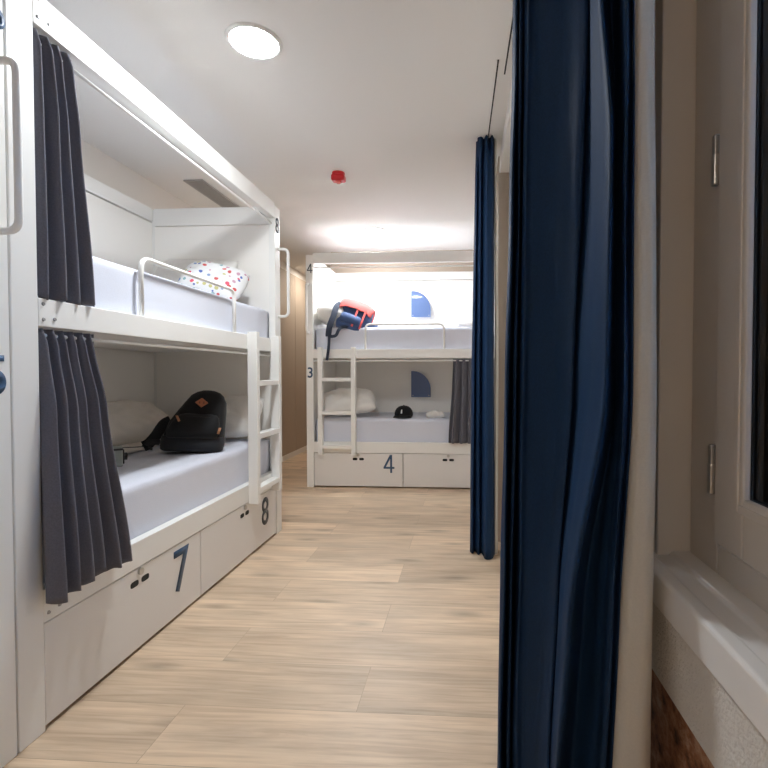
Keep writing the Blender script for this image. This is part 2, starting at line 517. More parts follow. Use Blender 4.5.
# what stands outside the window
struct('wall_outside', rel(2.3, 2.4, -3.5, 6.0, -1, 2.0), M['outside'])
rail = root('balcony_railing', (0.86, 0.4, 0.0), 'dark iron balcony railing outside the window pane', 'railing')
bm = bmesh.new()
for z in (1.02, 1.20):
    box(bm, -.012, .012, -1.2, 1.2, z - .012, z + .012)
box(bm, -.015, .015, -1.2, 1.2, 0.76, 0.79)
link('rail', bm, M['iron'], rail)
for i in range(15):
    bm = bmesh.new(); y = -1.12 + i * .16
    box(bm, -.007, .007, y - .007, y + .007, 0.40, 1.20)
    link('baluster', bm, M['iron'], rail)
struct('floor_outside', rel(0.72, 2.3, -3.5, 6.0, .30, .40), M['outside'])

# ------------------------------------------------------------------ ceiling fittings
def downlight(x, y, label, m='lamp'):
    r = root('ceiling_light', (x, y, H), label, 'ceiling light', 'round recessed ceiling lights')
    bm = bmesh.new()
    n = 48
    prof = [(0.098, -0.001), (0.100, -0.010), (0.112, -0.010), (0.118, -0.003), (0.118, 0.0)]
    rings = [[bm.verts.new((a * math.cos(2 * PI * i / n), a * math.sin(2 * PI * i / n), z)) for i in range(n)] for a, z in prof]
    for p, q in zip(rings, rings[1:]):
        for i in range(n):
            bm.faces.new((p[i], p[(i + 1) % n], q[(i + 1) % n], q[i]))
    link('trim_ring', bm, M['white_plastic'], r, smooth=True)
    bm = bmesh.new()
    lathe(bm, [(0.099, -0.004), (0.099, -0.007)], n=48)
    link('diffuser', bm, M[m], r)
downlight(-0.926, 2.10, 'lit round ceiling light above the near end of the aisle, the larger in view')
downlight(-0.935, 4.93, 'lit round ceiling light in front of the far bunk, beyond the red alarm')
downlight(-0.70, -2.35, 'added warm fill light on the ceiling behind the camera, out of view', 'lamp_fill')  # added lamp out of view, fills the dark lower bunks and window side
downlight(-1.98, 6.75, 'added warm fill light in the passage, hidden behind the far bunk', 'lamp_fill_passage')  # added hidden lamp, brightens the left wall of the passage

al = root('fire_alarm', (-0.925, 3.50, H), 'small red fire alarm sounder on the white ceiling', 'fire alarm')
bm = bmesh.new(); lathe(bm, [(0.046, 0.0), (0.046, -0.012), (0.040, -0.018)], n=32); link('mounting_base', bm, M['red'], al, smooth=False)
bm = bmesh.new(); box(bm, -.048, .048, -.036, .036, -.062, -.016); link('sounder_body', bm, M['red'], al, bevel=.012, seg=3)
bm = bmesh.new(); lathe(bm, [(0.021, -0.060), (0.021, -0.070), (0.012, -0.076)], n=24); link('beacon_lens', bm, M['red_lens'], al, smooth=True)

vt = root('ceiling_vent', (-2.045, 4.05, H), 'grey slatted air vent in the ceiling above the left bunk headboard', 'vent')
bm = bmesh.new()
for a in ((-.075, .075, -.50, -.485), (-.075, .075, .485, .50), (-.075, -.063, -.485, .485), (.063, .075, -.485, .485)):
    box(bm, a[0], a[1], a[2], a[3], -.010, 0)
link('grille_frame', bm, M['vent'], vt)
bm = bmesh.new(); box(bm, -.063, .063, -.485, .485, -.002, 0); link('cavity', bm, M['dark'], vt)
for i in range(8):
    x = -.056 + i * .016
    bm = bmesh.new()
    vs = box(bm, x - .0045, x + .0045, -.485, .485, -.009, -.0025)
    link('slat', bm, M['vent'], vt)

def track(name, x0, y0, x1, y1, label):
    r = root(name, ((x0 + x1) / 2, (y0 + y1) / 2, H), label, 'curtain track', 'ceiling curtain tracks')
    dx, dy = (x1 - x0) / 2, (y1 - y0) / 2
    L_ = math.hypot(dx, dy); nx, ny = -dy / L_, dx / L_
    for s, nm in ((-1, 'channel_lip'), (1, 'channel_lip')):
        bm = bmesh.new()
        o1, o2 = s * .004, s * .009
        prism(bm, [(-dx + nx * o1, -dy + ny * o1), (dx + nx * o1, dy + ny * o1), (dx + nx * o2, dy + ny * o2), (-dx + nx * o2, -dy + ny * o2)], lambda a_, b_, d_: (a_, b_, d_), -.008, 0)
        link(nm, bm, M['ceiling'], r)
    bm = bmesh.new()
    o1, o2 = -.004, .004
    prism(bm, [(-dx + nx * o1, -dy + ny * o1), (dx + nx * o1, dy + ny * o1), (dx + nx * o2, dy + ny * o2), (-dx + nx * o2, -dy + ny * o2)], lambda a_, b_, d_: (a_, b_, d_), -.0035, -.0005)
    link('slot', bm, M['dark'], r)
track('curtain_track', 0.147, 2.29, 0.130, 3.25, 'slim ceiling curtain track holding the far navy curtain')
track('curtain_track', 0.21, 0.70, 0.184, 2.40, 'slim ceiling curtain track holding the large near navy curtain')

# ------------------------------------------------------------------ bunk beds
BOLT_OFF = [(0.018, 0.8), (0.018, 0.25), (0.060, 0.30)]

def bunk(ox, oy, side, label, Lb, W, post, div, guard, ladder, ends, numbers, near_bolts):
    """side 'L': front faces +X, ladder end at +Y.  side 'F': front faces -Y, ladder end at -X.
    local a = distance from the ladder end, d = depth behind the front face, z = height"""
    if side == 'L':
        f = lambda p: (-p[1], -p[0], p[2]); right = (0, 1, 0)
    else:
        f = lambda p: (p[0], p[1], p[2]); right = (1, 0, 0)
    def dirv(a, d, z):
        return f((a, d, z))
    r = root('bunk_bed', (ox, oy, 0), label, 'bunk bed', 'white metal bunk beds')
    def bx(name, m, bs, par=r, bevel=.003):
        bm = bmesh.new()
        for b in bs:
            box(bm, *b, f)
        return link(name, bm, m, par, bevel=bevel)
    TH = 0.045
    # posts
    for a in (0, Lb - post):
        bx('post', M['frame'], [(a, a + post, 0, TH, 0, 2.33)])
        bx('post', M['frame'], [(a, a + .05, W - .05, W, 0, 2.33)])
    # end panels with the cross rail above them
    for a, nm in ((0.028, 'headboard'), (Lb - .053, 'footboard')):
        p = bx(nm, M['panel'], [(a, a + .025, TH, W - .05, 0.02, 2.205)])
        bx('cross_rail', M['frame'], [(a - .004, a + .029, TH, W - .05, 2.212, 2.335)], p)
    # back panel
    p = bx('back_panel', M['panel'], [(.05, Lb - .05, W - .03, W - .01, 0.02, 2.235)])
    bx('cross_rail', M['frame'], [(.05, Lb - .05, W - .038, W - .004, 2.243, 2.335)], p)
    # long rails
    def rail_(name, z0, z1, extra=0):
        o = bx(name, M['frame'], [(post, Lb - post, 0, TH, z0, z1)])
        for k, (da, fz) in enumerate(BOLT_OFF):
            for aa in near_bolts:
                a_ = aa - da if aa > Lb / 2 else aa + da
                bm = bmesh.new()
                z = z0 + (z1 - z0) * fz
                n = 12
                rr = .0062
                lo = [bm.verts.new(f((a_ + rr * math.cos(2 * PI * i / n), 0, z + rr * math.sin(2 * PI * i / n)))) for i in range(n)]
                hi = [bm.verts.new(f((a_ + rr * .75 * math.cos(2 * PI * i / n), -.004, z + rr * .75 * math.sin(2 * PI * i / n)))) for i in range(n)]
                bm.faces.new(lo); bm.faces.new(hi)
                for i in range(n):
                    bm.faces.new((lo[i], lo[(i + 1) % n], hi[(i + 1) % n], hi[i]))
                link('bolt', bm, M['bolt'], o)
        return o
    rail_('canopy_beam', 2.243, 2.347)
    rail_('upper_rail', 1.298, 1.388)
    rail_('lower_rail', 0.350, 0.458)
    # bed bases
    bx('bed_base', M['panel'], [(.055, Lb - .055, TH, W - .04, 1.302, 1.322)])
    bx('bed_base', M['panel'], [(.055, Lb - .055, TH, W - .04, 0.392, 0.412)])
    # curtain rods
    for z in (2.205, 1.272):
        bm = bmesh.new(); tube(bm, [f((post * .9, TH * .55, z)), f((Lb - post * .9, TH * .55, z))], .007, 10)
        link('curtain_rod', bm, M['frame'], r, smooth=True)
        
    # guard rail
    g0, g1, gz = guard
    bm = bmesh.new()
    tube(bm, fillet([f((g0, .022, 1.386)), f((g0, .022, gz)), f((g1, .022, gz)), f((g1, .022, 1.386))], .055), .0105, 12)
    link('guard_rail', bm, M['frame'], r, smooth=True)
    # ladder
    l0, l1 = ladder
    pr = .060
    lad = bx('ladder', M['frame'], [(l0, l0 + .043, -pr, 0, 0.335, 1.405)])
    bx('side_rail', M['frame'], [(l1 - .043, l1, -pr, 0, 0.335, 1.405)], lad)
    for z in (0.418, 0.758, 1.090):
        bx('rung', M['frame'], [(l0 + .043, l1 - .043, -pr + .004, -.002, z - .022, z + .012)], lad)
    # grab handle on the post
    bm = bmesh.new()
    ha = post * .42
    tube(bm, fillet([f((ha, .002, 2.035)), f((ha, -.074, 2.035)), f((ha, -.074, 1.555)), f((ha, .002, 1.555))], .045), .0105, 12)
    link('grab_handle', bm, M['frame'], r, smooth=True)
    # drawers
    for (a0, a1), num in zip(((post + .004, div - .003), (div + .003, Lb - post - .004)), numbers['drawers']):
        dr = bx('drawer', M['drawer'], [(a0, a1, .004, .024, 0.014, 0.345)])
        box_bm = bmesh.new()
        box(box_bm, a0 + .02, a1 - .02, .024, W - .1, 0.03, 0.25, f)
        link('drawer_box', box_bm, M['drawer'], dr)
        ac = (a0 + a1) / 2
        for s in (-1, 1):
            bm = bmesh.new()
            poly = []
            for k in range(16):
                t = 2 * PI * k / 16
                cxx, sz = math.cos(t), math.sin(t)
                poly.append((ac + s * .033 + .024 * math.copysign(abs(cxx) ** .55, cxx), 0.288 + .0125 * math.copysign(abs(sz) ** .55, sz)))
            prism(bm, poly, lambda a_, b_, d_: f((a_, d_, b_)), .0028, .008)
            link('finger_hole', bm, M['hole'], dr)
        bm = bmesh.new()
        poly = [(ac + .014 * math.cos(2 * PI * k / 16), 0.329 + .014 * math.sin(2 * PI * k / 16)) for k in range(16)]
        prism(bm, poly, lambda a_, b_, d_: f((a_, d_, b_)), -.006, .006)
        link('lock', bm, M['steel'], dr)
        if num:
            s_, ca, cz, hh, mm = num
            text_mesh('number', s_, hh, M[mm], dr, f((ca, .0035, cz)), right, (0, 0, 1))
    for s_, ca, cz, hh, mm in numbers['posts']:
        text_mesh('number', s_, hh, M[mm], r, f((ca, -.0003, cz)), right, (0, 0, 1))
    return r, f

# left bunk: y 1.36 .. 3.454, front at x -1.345
LX, LY1, LLEN, LW = -1.345, 3.454, 2.094, 0.955
bunk(LX, LY1, 'L', 'white bunk bed along the left wall with drawers 7 and 8', LLEN, LW, .092, LY1 - 2.374,
     (LY1 - 2.795, LY1 - 1.972, 1.637), (LY1 - 3.312, LY1 - 2.914), None,
     {'drawers': [('8', LY1 - 3.168, .222, .185, 'num_dark'), ('7', LY1 - 2.206, .220, .20, 'num')], 'posts': [('8', .048, 2.200, .107, 'num_dark')]},
     [LLEN - .092])
# the bunk next to it, of which the photo shows only the end post
NY1 = LY1 - 2.100
bunk(LX, NY1, 'L', 'nearest white bunk bed, numbered 5 and 6, cut off at the left', LLEN, LW, .092, 1.08,
     (.66, 1.52, 1.637), (.142, .54), None,
     {'drawers': [None, None], 'posts': [('6', .026, 2.190, .105, 'num'), ('5', .046, 1.144, .115, 'num')]}, [])
# far bunk
FX, FY, FLEN, FW = -1.600, 4.780, 1.95, 0.955
bunk(FX, FY, 'F', 'white bunk bed across the far end with drawer 4', FLEN, FW, .072, .975,
     (.597, 1.383, 1.637), (.133, .509), None,
     {'drawers': [('4', .835, .243, .18, 'num'), None], 'posts': [('4', .042, 2.194, .092, 'num_dark'), ('3', .040, 1.155, .105, 'num')]}, [])

# ------------------------------------------------------------------ mattresses
def mattress(label, x0, x1, y0, y1, z0, z1, seed):
    bm = bmesh.new()
    cx_, cy_ = (x0 + x1) / 2, (y0 + y1) / 2
    hx, hy, hz = (x1 - x0) / 2, (y1 - y0) / 2, (z1 - z0) / 2
    bmesh.ops.create_cube(bm, size=2)
    bmesh.ops.subdivide_edges(bm, edges=bm.edges[:], cuts=22, use_grid_fill=True)
    rr = 0.035
    for v in bm.verts:
        p = Vector((v.co.x * hx, v.co.y * hy, v.co.z * hz))
        inner = Vector((max(-hx + rr, min(hx - rr, p.x)), max(-hy + rr, min(hy - rr, p.y)), max(-hz + rr, min(hz - rr, p.z))))
        d = p - inner
        if d.length > 1e-6:
            p = inner + d.normalized() * rr
        n = noise.noise(Vector((p.x * 5 + seed, p.y * 5, p.z * 9))) * .004
        p.z += n if p.z > 0 else 0
        p += (p - Vector((0, 0, 0))).normalized() * noise.noise(Vector((p.x * 14, p.y * 14 + seed, p.z * 10))) * .0012
        v.co = p
    o = link('mattress', bm, M['sheet'], loc=(cx_, cy_, (z0 + z1) / 2), smooth=True)
    tag(o, label, 'mattress', 'mattresses in pale blue-grey fitted sheets')
    return o
def bedding_left(off, lab_up, lab_lo):
    mattress(lab_up, LX - LW + .045, LX - .048, 1.425 + off, 3.395 + off, 1.325, 1.598, 1.0 + off)
    mattress(lab_lo, LX - LW + .045, LX - .048, 1.425 + off, 3.395 + off, 0.415, 0.685, 3.0 + off)
bedding_left(0, 'pale blue-grey mattress on the top bunk at left, behind the guard rail', 'pale blue-grey mattress on the lower bunk at left, under the black backpack')
mattress('pale blue-grey mattress on the top bunk of the far bed, under the red backpack', FX + .075, FX + FLEN - .075, FY + .048, FY + FW - .045, 1.325, 1.612, 5.0)
mattress('pale blue-grey mattress on the lower bunk of the far bed, under the black cap', FX + .075, FX + FLEN - .075, FY + .048, FY + FW - .045, 0.415, 0.690, 7.0)

# ------------------------------------------------------------------ pillows
def pillow_obj(name, m, wd, dp, th, loc, rot, label, group=None, seed=0.0, wr=1.0, cat='pillow', rnd_=.32):
    bm = bmesh.new()
    n = 30
    sides = []
    for s in (1, -1):
        g = {}
        for i in range(n + 1):
            for j in range(n + 1):
                u, v = -1 + 2 * i / n, -1 + 2 * j / n
                edge = i in (0, n) or j in (0, n)
                if s == -1 and edge:
                    g[i, j] = sides[0][i, j]; continue
                t = (max(0, 1 - u ** 4) * max(0, 1 - v ** 4)) ** 0.55
                t = t * (0.72 + 0.28 * (1 - u * u) * (1 - v * v))
                x = u * wd / 2 * (1 - 0.04 * (1 - v * v) * abs(u) ** 3) * math.sqrt(1 - rnd_ * v * v / 2)
                y = v * dp / 2 * (1 - 0.05 * (1 - u * u) * abs(v) ** 3) * math.sqrt(1 - rnd_ * u * u / 2)
                nz = noise.noise(Vector((u * 2.1 + seed, v * 2.1, s * 3.0 + seed))) * .22
                nz += noise.noise(Vector((u * 5.5 + seed, v * 4.5 + u * 2, seed * 2 + s))) * .10 * wr
                nz += (1 - abs(noise.noise(Vector((u * 3.2 - seed, v * 3.2 + u, s + seed)))) * 2) * .05 * wr * max(abs(u), abs(v)) ** 2
                z = s * th / 2 * t * (1 + nz)
                g[i, j] = bm.verts.new((x, y, z + noise.noise(Vector((u * 2 + seed, v * 2, 9))) * .006))
        sides.append(g)
        for i in range(n):
            for j in range(n):
                bm.faces.new((g[i, j], g[i + 1, j], g[i + 1, j + 1], g[i, j + 1]))
    o = link(name, bm, m, loc=loc, smooth=True)
    o.rotation_euler = rot
    if label:
        tag(o, label, cat, group)
    return o

R = math.radians
PG = 'bed pillows'
# left bunk, top: white pillow against the headboard and a dotted pillow before it
pillow_obj('pillow', M['pillow'], .60, .40, .17, (-1.885, 3.262, 1.780), (R(60), 0, R(2)), 'white pillow leaning on the headboard of the left top bunk, behind the dotted one', PG, 1.3)
pillow_obj('pillow', M['dots'], .42, .32, .15, (-1.650, 3.105, 1.755), (R(48), R(14), R(10)), 'small white pillow with coloured dots on the left top bunk', PG, 4.1, 1.4, 'pillow', .5)
# left bunk, bottom
pillow_obj('pillow', M['beige'], .62, .33, .21, (-2.085, 2.87, .845), (R(38), 0, R(84)), 'plump off-white pillow lying by the back panel, left of the black backpack', PG, 2.2)
pillow_obj('pillow', M['pillow'], .62, .34, .17, (-1.715, 3.255, .850), (R(52), 0, R(3)), 'white pillow against the headboard, right of and behind the black backpack', PG, 6.4, 1.8)
# far bunk
pillow_obj('pillow', M['pillow'], .60, .32, .27, (-1.385, 5.10, 1.765), (R(12), 0, R(94)), 'white pillow at the left end of the far top bunk, behind the red backpack', PG, 3.7, 1.3)
pillow_obj('pillow', M['pillow'], .40, .36, .11, (.07, 5.25, 1.675), (R(6), 0, R(10)), 'white pillow at the right end of the far top bunk, half behind the curtain', PG, 5.5)
pillow_obj('pillow', M['pillow'], .58, .42, .20, (-1.235, 5.06, .852), (R(26), R(-4), R(18)), 'cream pillow on the far lower bunk, behind the ladder', PG, 8.1, 1.6)
# loosely folded spread under the lower left pillow
pillow_obj('folded_blanket', M['beige'], .34, .62, .045, (-2.06, 2.78, .710), (0, R(2), R(4)), 'flat cream folded blanket under the pillow on the left lower bunk', None, 9.3, 1.8, 'blanket')

# ------------------------------------------------------------------ hanging cloth
def catmull(pts, n):
    out = []
    P_ = [Vector(p) for p in pts]
    for i in range(len(P_) - 1):
        p0, p1, p2, p3 = P_[max(i - 1, 0)], P_[i], P_[i + 1], P_[min(i + 2, len(P_) - 1)]
        for k in range(n):
            t = k / n
            out.append(0.5 * ((2 * p1) + (-p0 + p2) * t + (2 * p0 - 5 * p1 + 4 * p2 - p3) * t * t + (-p0 + 3 * p1 - 3 * p2 + p3) * t ** 3))
    out.append(P_[-1])
    return out

def cloth_profiles(profiles, rows, per=8, seed=0.0, wob=.0):
    """profiles: list of (z, [(x,y)...]) from the top down, equally many points each"""
    sm = [(z, catmull([(x, y, 0) for x, y in pts], per)) for z, pts in profiles]
    bm = bmesh.new()
    grid = []
    ztop, zbot = sm[0][0], sm[-1][0]
    for i in range(rows + 1):
        z = ztop + (zbot - ztop) * i / rows
        k = 0
        while k < len(sm) - 2 and z < sm[k + 1][0]:
            k += 1
        z0, a = sm[k]; z1, b_ = sm[k + 1]
        t = (z - z0) / (z1 - z0)
        t = t * t * (3 - 2 * t) * .5 + t * .5
        row = []
        for j, (p, q) in enumerate(zip(a, b_)):
            v = p.lerp(q, t)
            if wob:
                v = v + Vector((noise.noise(Vector((j * .23 + seed, z * 2.3, 0))), noise.noise(Vector((j * .23, z * 2.3, seed + 5))), 0)) * wob
            row.append(bm.verts.new((v.x, v.y, z)))
        grid.append(row)
    for r0, r1 in zip(grid, grid[1:]):
        for j in range(len(r0) - 1):
            bm.faces.new((r0[j], r0[j + 1], r1[j + 1], r1[j]))
    return bm

# --- charcoal bed curtains
def pleat_profile(a0, a1, d, amp, n, phase, axis, skew=0.0, irr=0.0, seed=0):
    rnd = random.Random(seed)
    pts = []
    N = n * 4
    for i in range(N + 1):
        t = i / N
        s = [0, 1, 0, -1][i % 4] if phase == 0 else [0, -1, 0, 1][i % 4]
        off = amp * s * (1 + irr * (rnd.random() - .5))
        al_ = a0 + (a1 - a0) * t + skew * s * 0.006 + (rnd.random() - .5) * irr * abs(a1 - a0) / N
        pts.append((d + off, al_) if axis == 'Y' else (al_, d + off))
    return pts

def bed_curtain(label, ztop, zbot, top, bot, axis, n, hem=0.0, seed=1):
    mid0 = ztop - .10
    r = root('bed_curtain', (0, 0, 0), label, 'curtain', 'charcoal bunk curtains')
    a0, a1, d, amp = top
    b0, b1, e, amq = bot
    pr = [(ztop, pleat_profile(a0, a1, d, amp * .45, n, 0, axis, 0, .25, seed)),
          (ztop - .05, pleat_profile(a0, a1, d, amp * .8, n, 0, axis, 1, .3, seed)),
          (ztop - (ztop - zbot) * .30, pleat_profile(a0 * .85 + b0 * .15, a1 * .72 + b1 * .28, d * .7 + e * .3, amp * .7 + amq * .3, n, 0, axis, 1.4, .4, seed)),
          (zbot, pleat_profile(b0, b1, e, amq, n, 0, axis, 1.6, .55, seed))]
    bm = cloth_profiles(pr, 44, 7, seed * 1.7, .004)
    base = Vector(((a0 + b1) / 2, d, zbot)) if axis == 'X' else Vector((d, (a0 + b1) / 2, zbot))
    for v in bm.verts:
        t = (v.co.z - zbot) / (ztop - zbot)
        if t < .12 and hem:
            v.co.z += hem * (1 - t / .12) * noise.noise(Vector((v.co.x * 17, v.co.y * 17, seed)))
        v.co -= base
    r.location = base
    o = link('cloth', bm, M['grey_cloth'], r, smooth=True, solid=.003)
    # gathered heading tape
    pts = pleat_profile(a0, a1, d, amp * .45, n, 0, axis, 0, .25, seed)
    return r
bed_curtain('charcoal curtain at the near end of the left top bunk', 2.236, 1.392, (1.462, 1.625, LX - .024, .032), (1.455, 1.705, LX - .018, .027), 'Y', 4, .016, 3)
bed_curtain('charcoal curtain at the near end of the left lower bunk, over its lower rail', 1.292, .434, (1.462, 1.705, LX - .022, .030), (1.408, 1.790, LX + .046, .038), 'Y', 6, .022, 5)
bed_curtain('charcoal curtain bunched at the right end of the far lower bunk', 1.292, .462, (-.130, .060, FY + .022, .028), (-.175, .060, FY - .036, .030), 'X', 3, .012, 8)

# --- navy room curtains
def navy_curtain(label, base, profs, lin_profs, rows, seed, wob=.002):
    r = root('navy_curtain', base, label, 'curtain', 'floor-length navy curtains')
    B = Vector(base)
    bm = cloth_profiles(profs, rows, 9, seed, wob)
    for v in bm.verts: v.co -= B
    link('navy_cloth', bm, M['navy'], r, smooth=True, solid=.003)
    bm = cloth_profiles(lin_profs, rows, 8, seed + 3, .002)
    for v in bm.verts: v.co -= B
    o = link('lining', bm, M['lining'], r, smooth=True, solid=.003)
    o['label'] = 'pale cream lining'
    return r

def near_fold(spec):
    return [(q * y, y) for q, y in spec]
# (bearing x/y as seen from the aisle, distance y); every profile lists the same folds
pt = near_fold([(.160, 1.55), (.120, 1.50), (.096, 1.32), (.100, 1.25), (.106, 1.32), (.110, 1.24), (.115, 1.31), (.120, 1.235), (.140, 1.225), (.190, 1.18), (.236, 1.13), (.246, 1.15), (.254, 1.06), (.266, .99), (.286, 1.10), (.302, 1.03), (.315, .955), (.322, 1.0), (.331, .960)])
pu = near_fold([(.160, 1.55), (.112, 1.50), (.089, 1.30), (.094, 1.23), (.102, 1.31), (.106, 1.23), (.113, 1.30), (.118, 1.22), (.138, 1.215), (.190, 1.17), (.230, 1.12), (.239, 1.14), (.262, 1.05), (.288, .955), (.300, 1.04), (.312, .99), (.319, .950), (.325, .985), (.334, .955)])
pm = near_fold([(.160, 1.55), (.105, 1.48), (.081, 1.28), (.086, 1.21), (.095, 1.30), (.099, 1.21), (.108, 1.29), (.114, 1.205), (.134, 1.20), (.180, 1.16), (.212, 1.11), (.219, 1.13), (.246, 1.05), (.284, .950), (.298, 1.03), (.310, .985), (.319, .945), (.325, .98), (.334, .950)])
pq = near_fold([(.160, 1.55), (.102, 1.48), (.075, 1.28), (.080, 1.21), (.090, 1.30), (.094, 1.21), (.104, 1.29), (.109, 1.205), (.126, 1.20), (.160, 1.155), (.186, 1.11), (.191, 1.13), (.199, 1.04), (.211, .960), (.240, 1.04), (.280, .99), (.299, .950), (.305, .985), (.313, .955)])
pb = near_fold([(.160, 1.55), (.098, 1.48), (.068, 1.28), (.073, 1.21), (.084, 1.30), (.088, 1.21), (.098, 1.29), (.103, 1.205), (.118, 1.20), (.148, 1.155), (.172, 1.11), (.176, 1.13), (.181, 1.03), (.188, .965), (.215, 1.05), (.258, 1.0), (.278, .960), (.285, .99), (.294, .960)])
lt = near_fold([(.329, .975), (.345, .965), (.362, .965), (.369, .98), (.368, 1.08)])
lm = near_fold([(.332, .965), (.352, .945), (.376, .945), (.381, .965), (.376, 1.07)])
lb = near_fold([(.292, .970), (.318, .945), (.360, .930), (.375, .955), (.368, 1.06)])
navy_curtain('large navy blue curtain bunched beside the window in the foreground', (.21, 1.15, 0),
             [(2.592, pt), (1.95, pt), (1.62, pu), (1.1, pm), (.66, pq), (.25, pb), (.006, pb)],
             [(2.592, lt), (1.95, lt), (1.1, lm), (.25, lb), (.006, lb)], 60, 2.0, .0045)

ft = [(.075, 3.10), (.062, 3.07), (.080, 3.05), (.070, 3.02), (.092, 3.005), (.108, 3.035), (.122, 2.985), (.140, 3.03), (.155, 2.99), (.165, 3.02), (.172, 3.05)]
fm = [(.060, 3.15), (.035, 3.10), (.050, 3.05), (.060, 3.09), (.078, 3.02), (.098, 3.05), (.118, 2.985), (.140, 2.985), (.158, 3.00), (.168, 3.03), (.174, 3.07)]
fu = [(.072, 3.14), (.056, 3.09), (.066, 3.05), (.074, 3.08), (.088, 3.02), (.104, 3.05), (.120, 2.985), (.140, 2.99), (.156, 3.00), (.166, 3.03), (.172, 3.06)]
fb = [(.060, 3.16), (.028, 3.11), (.042, 3.06), (.058, 3.10), (.080, 3.04), (.100, 3.07), (.118, 2.975), (.146, 2.965), (.166, 2.99), (.176, 3.03), (.182, 3.07)]
gt = [(.171, 3.045), (.178, 3.03), (.186, 3.06), (.190, 3.16)]
gb = [(.180, 3.065), (.188, 3.05), (.202, 3.08), (.205, 3.18)]
navy_curtain('narrow navy blue curtain bunched in front of the pier and far bed', (.12, 3.05, 0),
             [(2.592, ft), (2.40, fu), (1.1, fm), (.006, fb)], [(2.592, gt), (1.3, gb), (.006, gb)], 48, 5.0)

# ------------------------------------------------------------------ wall fittings on the far bunk
def quarter(label, z0):
    o_r = root('blue_panel', (-.525, YP - .055 - .04, z0), label, 'panel', 'blue quarter-round panels')
    wd, hh = .228, .305
    poly = [(-wd / 2, 0), (wd / 2, 0), (wd / 2, .085)]
    n = 18
    for i in range(1, n + 1):
        t = PI / 2 * i / n
        poly.append((wd / 2 - wd * (1 - math.cos(t)) * .94, .085 + (hh - .085) * math.sin(t)))
    poly.append((-wd / 2, hh))
    bm = bmesh.new()
    prism(bm, poly, lambda a_, b_, d_: (a_, d_, b_), -.028, -.010)
    link('face_plate', bm, M['blue_panel'], o_r, bevel=.002)
    bm = bmesh.new()
    prism(bm, [(-wd / 2 + .02, .02), (wd / 2 - .03, .02), (wd / 2 - .03, .09), (-wd / 2 + .06, hh - .05), (-wd / 2 + .02, hh - .05)], lambda a_, b_, d_: (a_, d_, b_), -.010, .040)
    link('backing', bm, M['frame'], o_r)
    for x in (-wd / 2 + .02, wd / 2 - .02):
        bm = bmesh.new()
        prism(bm, [(x + .006 * math.cos(2 * PI * k / 12), .02 + .006 * math.sin(2 * PI * k / 12)) for k in range(12)], lambda a_, b_, d_: (a_, d_, b_), -.031, -.027)
        link('screw', bm, M['steel'], o_r)
quarter('glossy blue quarter-round panel on the back of the far top bunk', 1.80)
quarter('blue quarter-round panel on the back of the far lower bunk', .868)

# ------------------------------------------------------------------ bags
def loft(bm, rings, n=40, tf=ident, power=2.6):
    """rings (z, cx, cy, hw, hd[, power])"""
    R_ = []
    for r in rings:
        z, cx_, cy_, hw, hd = r[:5]
        p = r[5] if len(r) > 5 else power
        row = []
        for i in range(n):
            t = 2 * PI * i / n
            c_, s_ = math.cos(t), math.sin(t)
            row.append(bm.verts.new(tf((cx_ + hw * math.copysign(abs(c_) ** (2 / p), c_), cy_ + hd * math.copysign(abs(s_) ** (2 / p), s_), z))))
        R_.append(row)
    for a_, b_ in zip(R_, R_[1:]):
        for i in range(n):
            bm.faces.new((a_[i], a_[(i + 1) % n], b_[(i + 1) % n], b_[i]))
    bm.faces.new(list(reversed(R_[0]))); bm.faces.new(R_[-1])

